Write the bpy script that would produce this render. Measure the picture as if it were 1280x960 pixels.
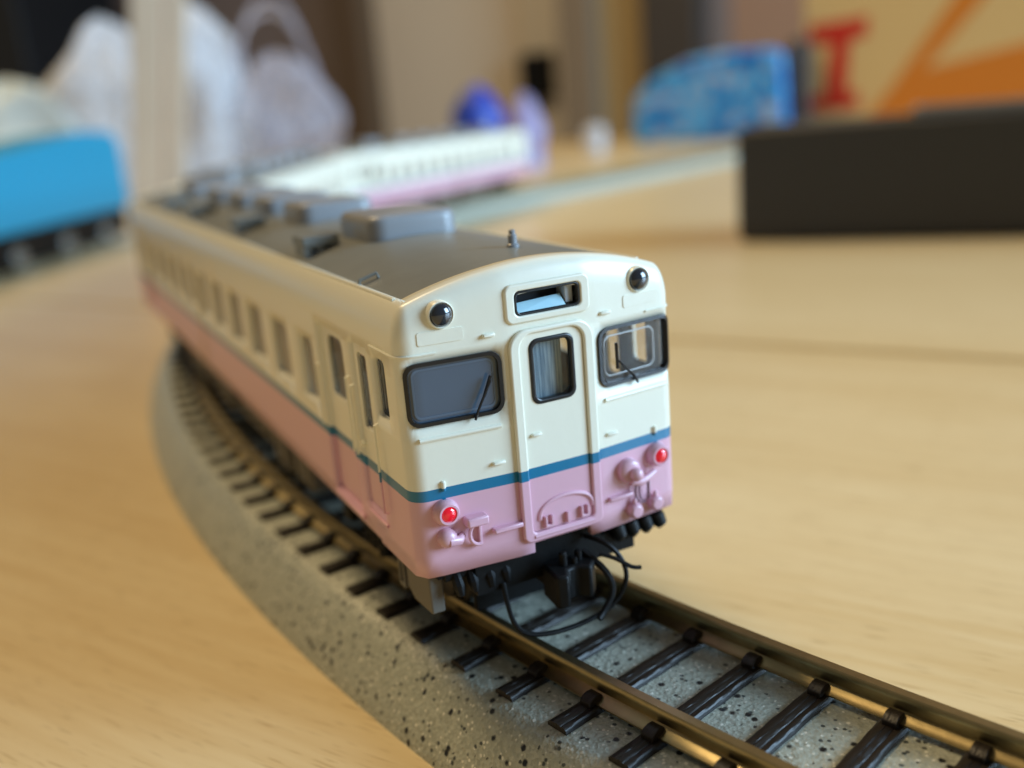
import bpy, bmesh, math, random
from mathutils import Vector, Matrix, noise
from mathutils.geometry import delaunay_2d_cdt
random.seed(7)
PI = math.pi
S = 0.1                       # all builders work in millimetres of the model; 1 Blender unit = 1 cm
sc = bpy.context.scene
COL = sc.collection
for o in list(bpy.data.objects): bpy.data.objects.remove(o)

# ------------------------------------------------------------------ camera
YAW, PITCH, ROLL, FPX = 0.4591, -0.2796, -0.0829, 1210.1
CAM = Vector((-27.747, -50.424, 33.861))
fw = Vector((math.sin(YAW)*math.cos(PITCH), math.cos(YAW)*math.cos(PITCH), math.sin(PITCH)))
r0 = Vector((math.cos(YAW), -math.sin(YAW), 0)); u0 = r0.cross(fw)
rt = r0*math.cos(ROLL)+u0*math.sin(ROLL); up = u0*math.cos(ROLL)-r0*math.sin(ROLL)
cd = bpy.data.cameras.new('camera'); cam = bpy.data.objects.new('camera', cd); COL.objects.link(cam)
m3 = Matrix((rt, up, -fw)).transposed()
cam.matrix_world = Matrix.Translation(CAM*S) @ m3.to_4x4()
cd.sensor_width = 36; cd.sensor_fit = 'HORIZONTAL'; cd.lens = FPX*36/1280
cd.clip_start = 0.5; cd.clip_end = 2000
cd.dof.use_dof = True; cd.dof.focus_distance = 5.75; cd.dof.aperture_fstop = 0.001*cd.lens/(2*0.082)
cd.dof.aperture_blades = 0
sc.camera = cam

# ------------------------------------------------------------------ light
w = bpy.data.worlds.new('World'); sc.world = w; w.use_nodes = True
bg = w.node_tree.nodes['Background']; bg.inputs[0].default_value = (1.0, 0.90, 0.74, 1); bg.inputs[1].default_value = 0.16
def area(name, loc, target, sx, sy, power, col):
    l = bpy.data.lights.new(name, 'AREA'); l.shape = 'RECTANGLE'; l.size = sx*S; l.size_y = sy*S
    l.energy = power; l.color = col
    o = bpy.data.objects.new(name, l); COL.objects.link(o)
    o.location = Vector(loc)*S
    o.rotation_euler = (Vector(target)-Vector(loc)).to_track_quat('-Z', 'Y').to_euler()
    return o
area('window_light', (1450, -950, 560), (0, 60, 0), 1000, 900, 660000, (0.48, 0.73, 1.0))
area('ceiling_light', (-250, 900, 1450), (60, 250, 0), 420, 420, 185000, (1.0, 0.74, 0.40))
vs = sc.view_settings
sc.display_settings.display_device = 'sRGB'; vs.view_transform = 'Standard'; vs.look = 'None'; vs.exposure = 0.0; vs.gamma = 1
sc.cycles.max_bounces = 8; sc.cycles.transparent_max_bounces = 16; sc.cycles.sample_clamp_indirect = 4
sc.cycles.use_denoising = True
sc.cycles.caustics_reflective = False; sc.cycles.caustics_refractive = False

# ------------------------------------------------------------------ materials
MATS = {}
def mat(name, col, rough=0.5, metal=0.0, spec=0.5, bump=None, coat=0.0, emis=None, var=None):
    m = bpy.data.materials.new(name); m.use_nodes = True; nt = m.node_tree; N = nt.nodes; L = nt.links
    b = N['Principled BSDF']
    b.inputs['Base Color'].default_value = (*col, 1); b.inputs['Roughness'].default_value = rough
    b.inputs['Metallic'].default_value = metal; b.inputs['Specular IOR Level'].default_value = spec
    b.inputs['Coat Weight'].default_value = coat; b.inputs['Coat Roughness'].default_value = 0.12
    if emis: b.inputs['Emission Color'].default_value = (*emis[0], 1); b.inputs['Emission Strength'].default_value = emis[1]
    tc = N.new('ShaderNodeTexCoord')
    if var:                                                   # (scale, amount): mottled wear of the surface colour; painted reflection on the left windscreen
        n = N.new('ShaderNodeTexNoise'); n.inputs['Scale'].default_value = var[0]; n.inputs['Detail'].default_value = 5
        L.new(tc.outputs['Object'], n.inputs['Vector'])
        mx = N.new('ShaderNodeMix'); mx.data_type = 'RGBA'
        mx.inputs[6].default_value = (*[c*(1-var[1]) for c in col], 1); mx.inputs[7].default_value = (*[min(1, c*(1+var[1])) for c in col], 1)
        L.new(n.outputs[0], mx.inputs[0]); L.new(mx.outputs[2], b.inputs['Base Color'])
    if bump:                                                  # (scale, strength, distance)
        n = N.new('ShaderNodeTexNoise'); n.inputs['Scale'].default_value = bump[0]; n.inputs['Detail'].default_value = 4
        L.new(tc.outputs['Object'], n.inputs['Vector'])
        bp = N.new('ShaderNodeBump'); bp.inputs['Strength'].default_value = bump[1]; bp.inputs['Distance'].default_value = bump[2]
        L.new(n.outputs[0], bp.inputs['Height']); L.new(bp.outputs[0], b.inputs['Normal'])
    MATS[name] = m
    return m

def livery():
    m = mat('cream_blue_pink_paint', (0.8, 0.7, 0.5), rough=0.34, bump=(9.0, 0.07, 0.02), var=None)
    nt = m.node_tree; N = nt.nodes; L = nt.links; b = N['Principled BSDF']
    tc = N.new('ShaderNodeTexCoord'); sp = N.new('ShaderNodeSeparateXYZ'); L.new(tc.outputs['Object'], sp.inputs[0])
    mr = N.new('ShaderNodeMapRange'); mr.inputs['From Min'].default_value = 0; mr.inputs['From Max'].default_value = 3.0
    L.new(sp.outputs[2], mr.inputs['Value'])
    cr = N.new('ShaderNodeValToRGB'); cr.color_ramp.interpolation = 'CONSTANT'
    e = cr.color_ramp.elements
    e[0].position = 0; e[0].color = (0.70, 0.405, 0.49, 1)
    e[1].position = 1.132/3; e[1].color = (0.002, 0.165, 0.31, 1)
    k = e.new(1.197/3); k.color = (0.82, 0.80, 0.665, 1)
    L.new(mr.outputs[0], cr.inputs[0]); L.new(cr.outputs[0], b.inputs['Base Color'])
    b.inputs['Coat Weight'].default_value = 0.25; b.inputs['Coat Roughness'].default_value = 0.25
    return m
LIV = livery()
ROOFG = mat('grey_roof_plastic', (0.20, 0.21, 0.195), rough=0.34, bump=(30, 0.08, 0.01), var=(6, 0.10))
UNITG = mat('grey_cooler_plastic', (0.28, 0.285, 0.295), rough=0.34, bump=(25, 0.05, 0.01))
BLACK = mat('black_moulded_plastic', (0.005, 0.005, 0.005), rough=0.5, spec=.22, bump=(30, 0.2, 0.01))
RUBBER = mat('black_window_rubber', (0.012, 0.013, 0.015), rough=0.28)
GREYP = mat('dull_grey_underframe', (0.13, 0.12, 0.10), rough=0.5, bump=(20, 0.1, 0.01))
CHROME = mat('silver_print', (0.75, 0.77, 0.80), rough=0.14, metal=1.0)
SLATE = mat('slate_blue_bulkhead', (0.065, 0.085, 0.14), rough=0.3, var=(1.2, 0.2))
REDL = mat('red_lens', (0.75, 0.004, 0.02), rough=0.08, coat=1.0, emis=((1, 0.01, 0.04), 0.22))  # slight glow added to the lens; the tail lamps are unlit
LENS = mat('dark_smoked_lens', (0.012, 0.018, 0.028), rough=0.05, coat=1.0)
SIGNW = mat('reflection_blue_sign_insert', (0.50, 0.80, 0.92), rough=0.15, coat=1.0)  # pale blue base stands for light reflected low in the sign
DARKI = mat('dark_interior', (0.02, 0.022, 0.028), rough=0.5)
EDGES = mat('slate_rim_reflection', (0.10, 0.14, 0.19), rough=.15)  # lighter rim painted as reflection variation in the left windscreen
EDGE = mat('white_edge_reflection', (0.70, 0.72, 0.75), rough=0.2)  # white paint standing for reflections along the inner glass edges
SEAT = mat('brown_interior_plastic', (0.34, 0.27, 0.18), rough=0.6)
SLEEP = None

def glass():
    m = bpy.data.materials.new('clear_window_plastic'); m.use_nodes = True; N = m.node_tree.nodes; L = m.node_tree.links
    N.clear(); out = N.new('ShaderNodeOutputMaterial')
    t = N.new('ShaderNodeBsdfTransparent'); t.inputs[0].default_value = (0.95, 0.95, 0.94, 1)
    g = N.new('ShaderNodeBsdfGlossy'); g.inputs['Roughness'].default_value = 0.04
    f = N.new('ShaderNodeFresnel'); f.inputs[0].default_value = 1.55
    ge = N.new('ShaderNodeNewGeometry'); sb = N.new('ShaderNodeMath'); sb.operation = 'SUBTRACT'; sb.inputs[0].default_value = 1; L.new(ge.outputs['Backfacing'], sb.inputs[1])
    mu = N.new('ShaderNodeMath'); mu.operation = 'MULTIPLY'; L.new(f.outputs[0], mu.inputs[0]); L.new(sb.outputs[0], mu.inputs[1])
    mx = N.new('ShaderNodeMixShader'); L.new(mu.outputs[0], mx.inputs[0]); L.new(t.outputs[0], mx.inputs[1]); L.new(g.outputs[0], mx.inputs[2])
    L.new(mx.outputs[0], out.inputs[0]); return m
GLASS = glass()
def tan_reflection_glass():
    m = glass(); m.name = 'window_plastic_tan_reflection'; N = m.node_tree.nodes; L = m.node_tree.links; out = N['Material Output']; last = out.inputs[0].links[0].from_node
    d = N.new('ShaderNodeBsdfDiffuse'); d.inputs[0].default_value = (0.62, 0.56, 0.47, 1); mx = N.new('ShaderNodeMixShader'); mx.inputs[0].default_value = .42  # tan diffuse painted in for the table's reflection in the panes
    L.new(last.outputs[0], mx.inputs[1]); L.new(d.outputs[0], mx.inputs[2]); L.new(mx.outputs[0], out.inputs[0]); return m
GLASSP = tan_reflection_glass()
def slate_reflection():
    m = mat('window_plastic_slate_reflection', (0.065, 0.10, 0.145), rough=0.10, coat=0.6, var=(1.0, 0.25))  # slate colour and mottling painted for reflections in the left windscreen
    return m
SLATEREF = slate_reflection()

def wood(name, base, dark, rough=0.3, ang=0.0):
    m = mat(name, base, rough=rough); nt = m.node_tree; N = nt.nodes; L = nt.links; b = N['Principled BSDF']
    tc = N.new('ShaderNodeTexCoord')
    mp = N.new('ShaderNodeMapping'); mp.inputs['Rotation'].default_value = (0, 0, ang); L.new(tc.outputs['Object'], mp.inputs[0])
    mp2 = N.new('ShaderNodeMapping'); mp2.inputs['Scale'].default_value = (0.06, 1.0, 1); L.new(mp.outputs[0], mp2.inputs[0])
    n1 = N.new('ShaderNodeTexNoise'); n1.inputs['Scale'].default_value = 0.55; n1.inputs['Detail'].default_value = 6; n1.inputs['Distortion'].default_value = 0.6
    L.new(mp2.outputs[0], n1.inputs[0])
    mp3 = N.new('ShaderNodeMapping'); mp3.inputs['Scale'].default_value = (0.35, 5.5, 1); L.new(mp.outputs[0], mp3.inputs[0])
    n2 = N.new('ShaderNodeTexNoise'); n2.inputs['Scale'].default_value = 1.6; n2.inputs['Detail'].default_value = 3; L.new(mp3.outputs[0], n2.inputs[0])
    ad = N.new('ShaderNodeMath'); ad.operation = 'MULTIPLY_ADD'; ad.inputs[1].default_value = 0.5; L.new(n2.outputs[0], ad.inputs[0]); 
    ml = N.new('ShaderNodeMath'); ml.operation = 'MULTIPLY'; ml.inputs[1].default_value = 0.5; L.new(n1.outputs[0], ml.inputs[0]); L.new(ml.outputs[0], ad.inputs[2])
    cr = N.new('ShaderNodeValToRGB'); cr.color_ramp.elements[0].position = 0.34; cr.color_ramp.elements[1].position = 0.62
    cr.color_ramp.elements[0].color = (*dark, 1); cr.color_ramp.elements[1].color = (*base, 1)
    L.new(ad.outputs[0], cr.inputs[0]); L.new(cr.outputs[0], b.inputs['Base Color'])
    mp4 = N.new('ShaderNodeMapping'); mp4.inputs['Scale'].default_value = (2.2, 30.0, 1); L.new(mp.outputs[0], mp4.inputs[0])
    n4 = N.new('ShaderNodeTexNoise'); n4.inputs['Scale'].default_value = 1.3; n4.inputs['Detail'].default_value = 2; L.new(mp4.outputs[0], n4.inputs[0])
    r4 = N.new('ShaderNodeMapRange'); r4.inputs['From Min'].default_value = .60; r4.inputs['From Max'].default_value = .72; r4.inputs['To Max'].default_value = .55; L.new(n4.outputs[0], r4.inputs[0])
    mxp = N.new('ShaderNodeMix'); mxp.data_type = 'RGBA'; L.new(r4.outputs[0], mxp.inputs[0]); L.new(cr.outputs[0], mxp.inputs[6]); mxp.inputs[7].default_value = (dark[0]*.62, dark[1]*.55, dark[2]*.45, 1)
    L.new(mxp.outputs[2], b.inputs['Base Color'])
    bp = N.new('ShaderNodeBump'); bp.inputs['Strength'].default_value = 0.12; bp.inputs['Distance'].default_value = 0.01
    L.new(n2.outputs[0], bp.inputs['Height']); L.new(bp.outputs[0], b.inputs['Normal'])
    return m
E1 = Vector((0.51, -0.86, 0)).normalized(); EN = Vector((0.86, 0.51, 0)).normalized()
TABLE = wood('pale_beech_veneer', (0.73, 0.59, 0.345), (0.64, 0.48, 0.245), rough=0.30, ang=-math.atan2(E1.y, E1.x))

def ballast_mat():
    m = mat('speckled_grey_ballast', (0.3, 0.3, 0.25), rough=0.30); nt = m.node_tree; N = nt.nodes; L = nt.links; b = N['Principled BSDF']
    tc = N.new('ShaderNodeTexCoord')
    def vor(scale, rnd=1.0):
        v = N.new('ShaderNodeTexVoronoi'); v.inputs['Scale'].default_value = scale; v.inputs['Randomness'].default_value = rnd
        L.new(wrp.outputs[0], v.inputs['Vector']); return v
    ns = N.new('ShaderNodeTexNoise'); ns.inputs['Scale'].default_value = 60; L.new(tc.outputs['Object'], ns.inputs[0])
    wrp = N.new('ShaderNodeMix'); wrp.data_type = 'VECTOR'; wrp.inputs[0].default_value = 0.012
    L.new(tc.outputs['Object'], wrp.inputs[4]); L.new(ns.outputs[1], wrp.inputs[5])
    class W: outputs = [wrp.outputs[1]]
    wrp = W
    vg = vor(48)
    cr = N.new('ShaderNodeValToRGB'); cr.color_ramp.elements[0].position = 0.0; cr.color_ramp.elements[1].position = 1.0
    cr.color_ramp.elements[0].color = (0.33, 0.345, 0.28, 1); cr.color_ramp.elements[1].color = (0.46, 0.475, 0.39, 1)
    sx = N.new('ShaderNodeSeparateColor'); L.new(vg.outputs['Color'], sx.inputs[0]); L.new(sx.outputs[0], cr.inputs[0])
    def dots(scale, thr, size, colr, prev):
        v = vor(scale); s = N.new('ShaderNodeSeparateColor'); L.new(v.outputs['Color'], s.inputs[0])
        a = N.new('ShaderNodeMath'); a.operation = 'GREATER_THAN'; a.inputs[1].default_value = thr; L.new(s.outputs[1], a.inputs[0])
        mrg = N.new('ShaderNodeMapRange'); mrg.inputs['From Min'].default_value = size*0.7; mrg.inputs['From Max'].default_value = size*1.15
        mrg.inputs['To Min'].default_value = 1; mrg.inputs['To Max'].default_value = 0; L.new(v.outputs['Distance'], mrg.inputs[0])
        f = N.new('ShaderNodeMath'); f.operation = 'MULTIPLY'; L.new(a.outputs[0], f.inputs[0]); L.new(mrg.outputs[0], f.inputs[1])
        mx = N.new('ShaderNodeMix'); mx.data_type = 'RGBA'; L.new(f.outputs[0], mx.inputs[0]); L.new(prev, mx.inputs[6]); mx.inputs[7].default_value = (*colr, 1)
        return mx.outputs[2]
    c = dots(44, 0.90, 0.50, (0.74, 0.73, 0.62), cr.outputs[0])
    c = dots(17, 0.86, 0.40, (0.010, 0.012, 0.014), c)
    c = dots(34, 0.93, 0.50, (0.06, 0.07, 0.065), c)
    L.new(c, b.inputs['Base Color'])
    bp = N.new('ShaderNodeBump'); bp.inputs['Strength'].default_value = 0.55; bp.inputs['Distance'].default_value = 0.011
    vb = vor(26); hn = N.new('ShaderNodeMath'); hn.operation = 'MULTIPLY_ADD'; hn.inputs[1].default_value = 0.6; L.new(vg.outputs['Distance'], hn.inputs[0]); L.new(vb.outputs['Distance'], hn.inputs[2])
    L.new(hn.outputs[0], bp.inputs['Height']); L.new(bp.outputs[0], b.inputs['Normal'])
    return m
BALL = ballast_mat()
RAIL = mat('nickel_silver_rail', (0.42, 0.335, 0.175), rough=0.36, metal=1.0, var=(8, 0.22), bump=(14, 0.08, 0.01))
def sleeper_mat():
    m = mat('dark_brown_sleeper', (0.015, 0.0105, 0.007), rough=0.42, spec=.4); nt = m.node_tree; N = nt.nodes; L = nt.links; b = N['Principled BSDF']
    tc = N.new('ShaderNodeTexCoord'); mp = N.new('ShaderNodeMapping'); mp.inputs['Scale'].default_value = (2.5, 34, 20); L.new(tc.outputs['Object'], mp.inputs[0])
    n = N.new('ShaderNodeTexNoise'); n.inputs['Scale'].default_value = 2.2; n.inputs['Detail'].default_value = 3; L.new(mp.outputs[0], n.inputs[0])
    bp = N.new('ShaderNodeBump'); bp.inputs['Strength'].default_value = 0.5; bp.inputs['Distance'].default_value = 0.008
    L.new(n.outputs[0], bp.inputs['Height']); L.new(bp.outputs[0], b.inputs['Normal'])
    return m
SLEEP = sleeper_mat()

# ------------------------------------------------------------------ mesh helpers (mm in, BU out)
class MB:
    def __init__(s): s.v = []; s.f = []
    def add(s, vs_, fs):
        o = len(s.v); s.v += [Vector(p) for p in vs_]; s.f += [tuple(i+o for i in f) for f in fs]; return s
    def box(s, x0, x1, y0, y1, z0, z1):
        return s.add([(x0,y0,z0),(x1,y0,z0),(x1,y1,z0),(x0,y1,z0),(x0,y0,z1),(x1,y0,z1),(x1,y1,z1),(x0,y1,z1)],
                     [(0,3,2,1),(4,5,6,7),(0,1,5,4),(1,2,6,5),(2,3,7,6),(3,0,4,7)])
    def prism(s, poly, a0, a1, axis):                         # poly of 2D points swept along axis (0,1,2)
        n = len(poly)
        def P(p, a): return {0: (a, p[0], p[1]), 1: (p[0], a, p[1]), 2: (p[0], p[1], a)}[axis]
        return s.add([P(p, a0) for p in poly]+[P(p, a1) for p in poly],
                     [tuple(range(n))[::-1], tuple(range(n, 2*n))]+[(i, (i+1) % n, n+(i+1) % n, n+i) for i in range(n)])
    def lathe(s, prof, origin, d, n=20):                      # prof: (radius, distance along d)
        d = Vector(d).normalized(); a = d.orthogonal().normalized(); b = d.cross(a); o = Vector(origin)
        vs_ = []; fs = []
        for (r, h) in prof:
            for k in range(n):
                t = 2*PI*k/n; vs_.append(o+d*h+(a*math.cos(t)+b*math.sin(t))*max(r, 1e-4))
        for j in range(len(prof)-1):
            for k in range(n): fs.append((j*n+k, j*n+(k+1) % n, (j+1)*n+(k+1) % n, (j+1)*n+k))
        fs.append(tuple(range(n))[::-1]); fs.append(tuple(range((len(prof)-1)*n, len(prof)*n)))
        return s.add(vs_, fs)
    def tube(s, pts, r, n=8):
        pts = [Vector(p) for p in pts]; vs_ = []; fs = []
        ref = None
        for i, p in enumerate(pts):
            t = (pts[min(i+1, len(pts)-1)]-pts[max(i-1, 0)]).normalized()
            a = t.orthogonal().normalized() if ref is None else (ref-t*ref.dot(t)).normalized()
            ref = a; b = t.cross(a); rr = r[i] if isinstance(r, (list, tuple)) else r
            for k in range(n):
                q = 2*PI*k/n; vs_.append(p+(a*math.cos(q)+b*math.sin(q))*rr)
        for j in range(len(pts)-1):
            for k in range(n): fs.append((j*n+k, j*n+(k+1) % n, (j+1)*n+(k+1) % n, (j+1)*n+k))
        fs.append(tuple(range(n))[::-1]); fs.append(tuple(range((len(pts)-1)*n, len(pts)*n)))
        return s.add(vs_, fs)
    def plate(s, outer, holes, thick, fmap, grid=0):
        """2D outline with holes; fmap(u, v, d) -> 3D, d = 0 at the front, thick at the back"""
        loops = [outer]+list(holes); pts = []; edges = []
        for lp in loops:
            o = len(pts); pts += [Vector(p) for p in lp]; n = len(lp); edges += [(o+i, o+(i+1) % n) for i in range(n)]
        nb = len(pts)
        if grid:
            us = [p[0] for p in outer]; vz = [p[1] for p in outer]
            u = min(us)+grid
            while u < max(us)-grid*0.5:
                v = min(vz)+grid
                while v < max(vz)-grid*0.5:
                    if inside((u, v), outer) and not any(inside((u, v), h) for h in holes): pts.append(Vector((u, v)))
                    v += grid
                u += grid
        V2, _, F2, ov, _, _ = delaunay_2d_cdt(pts, edges, [], 0, 1e-5)
        F2 = [f for f in F2 if (lambda c: inside(c, outer) and not any(inside(c, h) for h in holes))(sum((V2[i] for i in f), Vector((0, 0)))/len(f))]
        n = len(V2)
        fs = [tuple(f) for f in F2]+[tuple(i+n for i in reversed(f)) for f in F2]
        cnt = {}
        for f in F2:
            for i in range(len(f)):
                a, b = f[i], f[(i+1) % len(f)]; cnt[(a, b)] = 1
        for (a, b) in list(cnt):
            if (b, a) not in cnt: fs.append((b, a, a+n, b+n))
        return s.add([fmap(p[0], p[1], 0) for p in V2]+[fmap(p[0], p[1], thick) for p in V2], fs)
    def build(s, name, m, parent=None, bevel=0, seg=2, smooth=40, loc=(0,0,0), rotz=0, fixn=True):
        me = bpy.data.meshes.new(name); me.from_pydata([p*S for p in s.v], [], s.f)
        if fixn:
            bm = bmesh.new(); bm.from_mesh(me); bmesh.ops.recalc_face_normals(bm, faces=bm.faces); bm.to_mesh(me); bm.free()
        me.materials.append(m)
        if smooth: me.shade_smooth(); me.set_sharp_from_angle(angle=math.radians(smooth))
        o = bpy.data.objects.new(name, me); COL.objects.link(o); o.parent = parent
        o.location = Vector(loc)*S; o.rotation_euler = (0, 0, rotz)
        if bevel:
            b = o.modifiers.new('bevel', 'BEVEL'); b.width = bevel*S; b.segments = seg; b.limit_method = 'ANGLE'; b.angle_limit = math.radians(35); b.harden_normals = False
        return o
def inside(p, poly):
    x, y = p[0], p[1]; c = False; n = len(poly); j = n-1
    for i in range(n):
        xi, yi = poly[i][0], poly[i][1]; xj, yj = poly[j][0], poly[j][1]
        if (yi > y) != (yj > y) and x < (xj-xi)*(y-yi)/(yj-yi)+xi: c = not c
        j = i
    return c
def rrect(x0, x1, y0, y1, r, n=5, rb=None):                   # counter-clockwise rounded rectangle
    rb = r if rb is None else rb; out = []
    for (cx, cy, a0, q) in ((x1-rb, y0+rb, -90, rb), (x1-r, y1-r, 0, r), (x0+r, y1-r, 90, r), (x0+rb, y0+rb, 180, rb)):
        for k in range(n+1):
            a = math.radians(a0+90*k/n); out.append((cx+q*math.cos(a), cy+q*math.sin(a)))
    return out
def empty(name, loc=(0,0,0), rotz=0, **kw):
    o = bpy.data.objects.new(name, None); COL.objects.link(o); o.location = Vector(loc)*S; o.rotation_euler = (0, 0, rotz)
    for k, v in kw.items(): o[k] = v
    return o
def tag(o, label=None, category=None, group=None, kind=None):
    for k, v in (('label', label), ('category', category), ('group', group), ('kind', kind)):
        if v: o[k] = v
    return o

# ------------------------------------------------------------------ the track's centre line
RC = 276.1; CX = 271.5; YC = 62.3; AEND = math.radians(66.5)
def path(s_, off=0.0, z=0.0):                                 # s_ from beside the car's middle; off > 0 to the car's right (+x)
    a = min(s_/RC, AEND); x = CX-(RC-off)*math.cos(a); y = YC+(RC-off)*math.sin(a)
    t = max(0.0, s_-RC*AEND)
    return Vector((x+t*math.sin(a), y+t*math.cos(a), z))
def heading(s_): return min(s_/RC, AEND)                     # clockwise from +y
ZT = -6.62

# ------------------------------------------------------------------ setting: floor, wall, table
def plane_obj(name, pts, m, kind='structure'):
    mb = MB(); mb.add(pts, [tuple(range(len(pts)))]); o = mb.build(name, m, smooth=0, fixn=False); o['kind'] = kind; return o
FLOORM = mat('brown_floor_boards', (0.22, 0.14, 0.08), rough=0.5, var=(0.05, 0.2))
WALLM = mat('cream_wallpaper', (0.78, 0.66, 0.50), rough=0.85, var=(0.03, 0.06), bump=(3, 0.1, 0.02))
ZF = -720
def tw(u, v, z): return E1*u+EN*v+Vector((0, 0, z))          # table-aligned coordinates
mb = MB(); mb.add([tw(-3000, -2500, ZF), tw(3000, -2500, ZF), tw(3000, 1900, ZF), tw(-3000, 1900, ZF)], [(0, 1, 2, 3)])
o = mb.build('floor', FLOORM, smooth=0, fixn=False); o['kind'] = 'structure'
def tbox(mb, u0, u1, v0, v1, z0, z1):
    c = [tw(u, v, z) for z in (z0, z1) for (u, v) in ((u0, v0), (u1, v0), (u1, v1), (u0, v1))]
    return mb.add(c, [(0,3,2,1),(4,5,6,7),(0,1,5,4),(1,2,6,5),(2,3,7,6),(3,0,4,7)])
VW = 1750
o = tbox(MB(), -3000, 3000, VW, VW+60, ZF, 1700).build('wall', WALLM, smooth=0); o['kind'] = 'structure'

tab = empty('table', tw(0, 0, ZF), 0, label='pale beech veneered table top under the whole railway', category='table')
def tpart(mb, name, m, **k):
    o = mb.build(name, m, tab, **k); o.location = -Vector(tab.location); return o
TVB = 850
tpart(tbox(MB(), -900, 800, -420, 99.6, ZT-28, ZT), 'table_leaf', TABLE, bevel=0.6)
tpart(tbox(MB(), -900, 800, 101.4, TVB, ZT-28, ZT), 'table_leaf', TABLE, bevel=0.6)
for (u, v) in ((-820, -340), (720, -340), (-820, TVB-80), (720, TVB-80)):
    tpart(tbox(MB(), u-25, u+25, v-25, v+25, ZF, ZT-28), 'table_leg', TABLE, bevel=3)

# ------------------------------------------------------------------ the railway track
trk = empty('railway_track', path(-60, 0, ZT), 0, label='curved model railway track on speckled grey ballast under the cream and pink train', category='track')
def kpart(mb, name, m, **k):
    o = mb.build(name, m, trk, **k); o.location = -Vector(trk.location); return o
def sweep(prof, s0, s1, step, closed=True):
    mb = MB(); n = len(prof); ks = max(2, int((s1-s0)/step)); vs_ = []; fs = []
    for j in range(ks+1):
        s_ = s0+(s1-s0)*j/ks
        for (o_, z) in prof: vs_.append(path(s_, o_, z))
    for j in range(ks):
        for i in range(n): fs.append((j*n+i, j*n+(i+1) % n, (j+1)*n+(i+1) % n, (j+1)*n+i))
    fs.append(tuple(range(n))); fs.append(tuple(range(ks*n, (ks+1)*n))[::-1])
    return mb.add(vs_, fs)
S0, S1 = -190, 640
RB = -1.55; BT = -1.95
kpart(sweep([(-12.6, ZT), (-12.5, ZT+.35), (-11.9, -5.3), (-11.0, -3.9), (-10.1, -2.8), (-9.4, -2.2), (-8.7, BT), (5.75, BT), (6.0, BT-.2), (6.7, ZT+.4), (6.7, ZT)], S0, S1, 4), 'ballast_bed', BALL, smooth=50)
def railprof(c):
    p = [(-.36, -.1), (-.28, 0), (.28, 0), (.36, -.1), (.36, -.42), (.13, -.56), (.13, -1.12), (.62, -1.4), (.95, -1.45), (.95, RB), (-.95, RB), (-.95, -1.45), (-.62, -1.4), (-.13, -1.12), (-.13, -.56), (-.36, -.42)]
    return [(c+a, b) for a, b in p]
for c in (-4.86, 4.86): kpart(sweep(railprof(c), S0, S1, 3), 'rail', RAIL, smooth=50)
# one sleeper in its own frame: x across the track
def sleeper_mesh():
    mb = MB(); n = 26; H = 8.7; vs_ = []; fs = []
    prof = [(-1.0, BT-.3), (-.98, -1.72), (-.80, -1.56), (-.42, -1.56), (-.36, -1.60), (-.30, -1.54), (.10, -1.50), (.16, -1.56), (.22, -1.52), (.74, -1.57), (.98, -1.74), (1.0, BT-.3)]
    for i in range(n+1):
        x = -H+(H+5.8)*i/n; wob = .94+0.02*math.sin(i*1.3)+0.015*math.sin(i*2.9+1)
        for k, (a, z) in enumerate(prof):
            vs_.append((x, a*.86*wob+0.012*math.sin(i*.7+k), z+(0.012*math.sin(i*1.9+k*2.1) if 1 <= k <= 10 else 0)))
    m_ = len(prof)
    for i in range(n):
        for k in range(m_): fs.append((i*m_+k, i*m_+(k+1) % m_, (i+1)*m_+(k+1) % m_, (i+1)*m_+k))
    fs.append(tuple(range(m_))); fs.append(tuple(range(n*m_, (n+1)*m_))[::-1])
    return mb.add(vs_, fs)
slp = sleeper_mesh().build('sleeper', SLEEP, trk, smooth=45)
def clip_mesh(c, sgn):
    poly = [(.40, -1.50), (1.5, -1.66), (1.46, -1.25), (1.2, -1.05), (.85, -.95), (.42, -1.0), (.30, -1.15)]
    return MB().prism([(c+sgn*a, b) for a, b in poly], -.44, .44, 1)
cl = [clip_mesh(c, sgn).build('rail_clip', SLEEP, slp, bevel=0.05) for c in (-4.86, 4.86) for sgn in (-1, 1)]
PITCH_S = 4.77
a_ref = -11.99                                                 # a sleeper stands at this angle (degrees) of the curve
s_ref = math.radians(a_ref)*RC
k0 = math.ceil((S0+3-s_ref)/PITCH_S); k1 = int((S1-3-s_ref)/PITCH_S)
first = True
for k in range(k0, k1+1):
    s_ = s_ref+k*PITCH_S
    if first: o = slp
    else:
        o = slp.copy(); COL.objects.link(o)
    o.parent = trk
    p = path(s_); o.location = Vector((p.x, p.y, 0))*S-Vector(trk.location); o.rotation_euler = (0, 0, -heading(s_)+random.uniform(-.012, .012))
    if not first and s_ < 60:
        for c in cl:
            d = c.copy(); COL.objects.link(d); d.parent = o
    first = False

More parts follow.
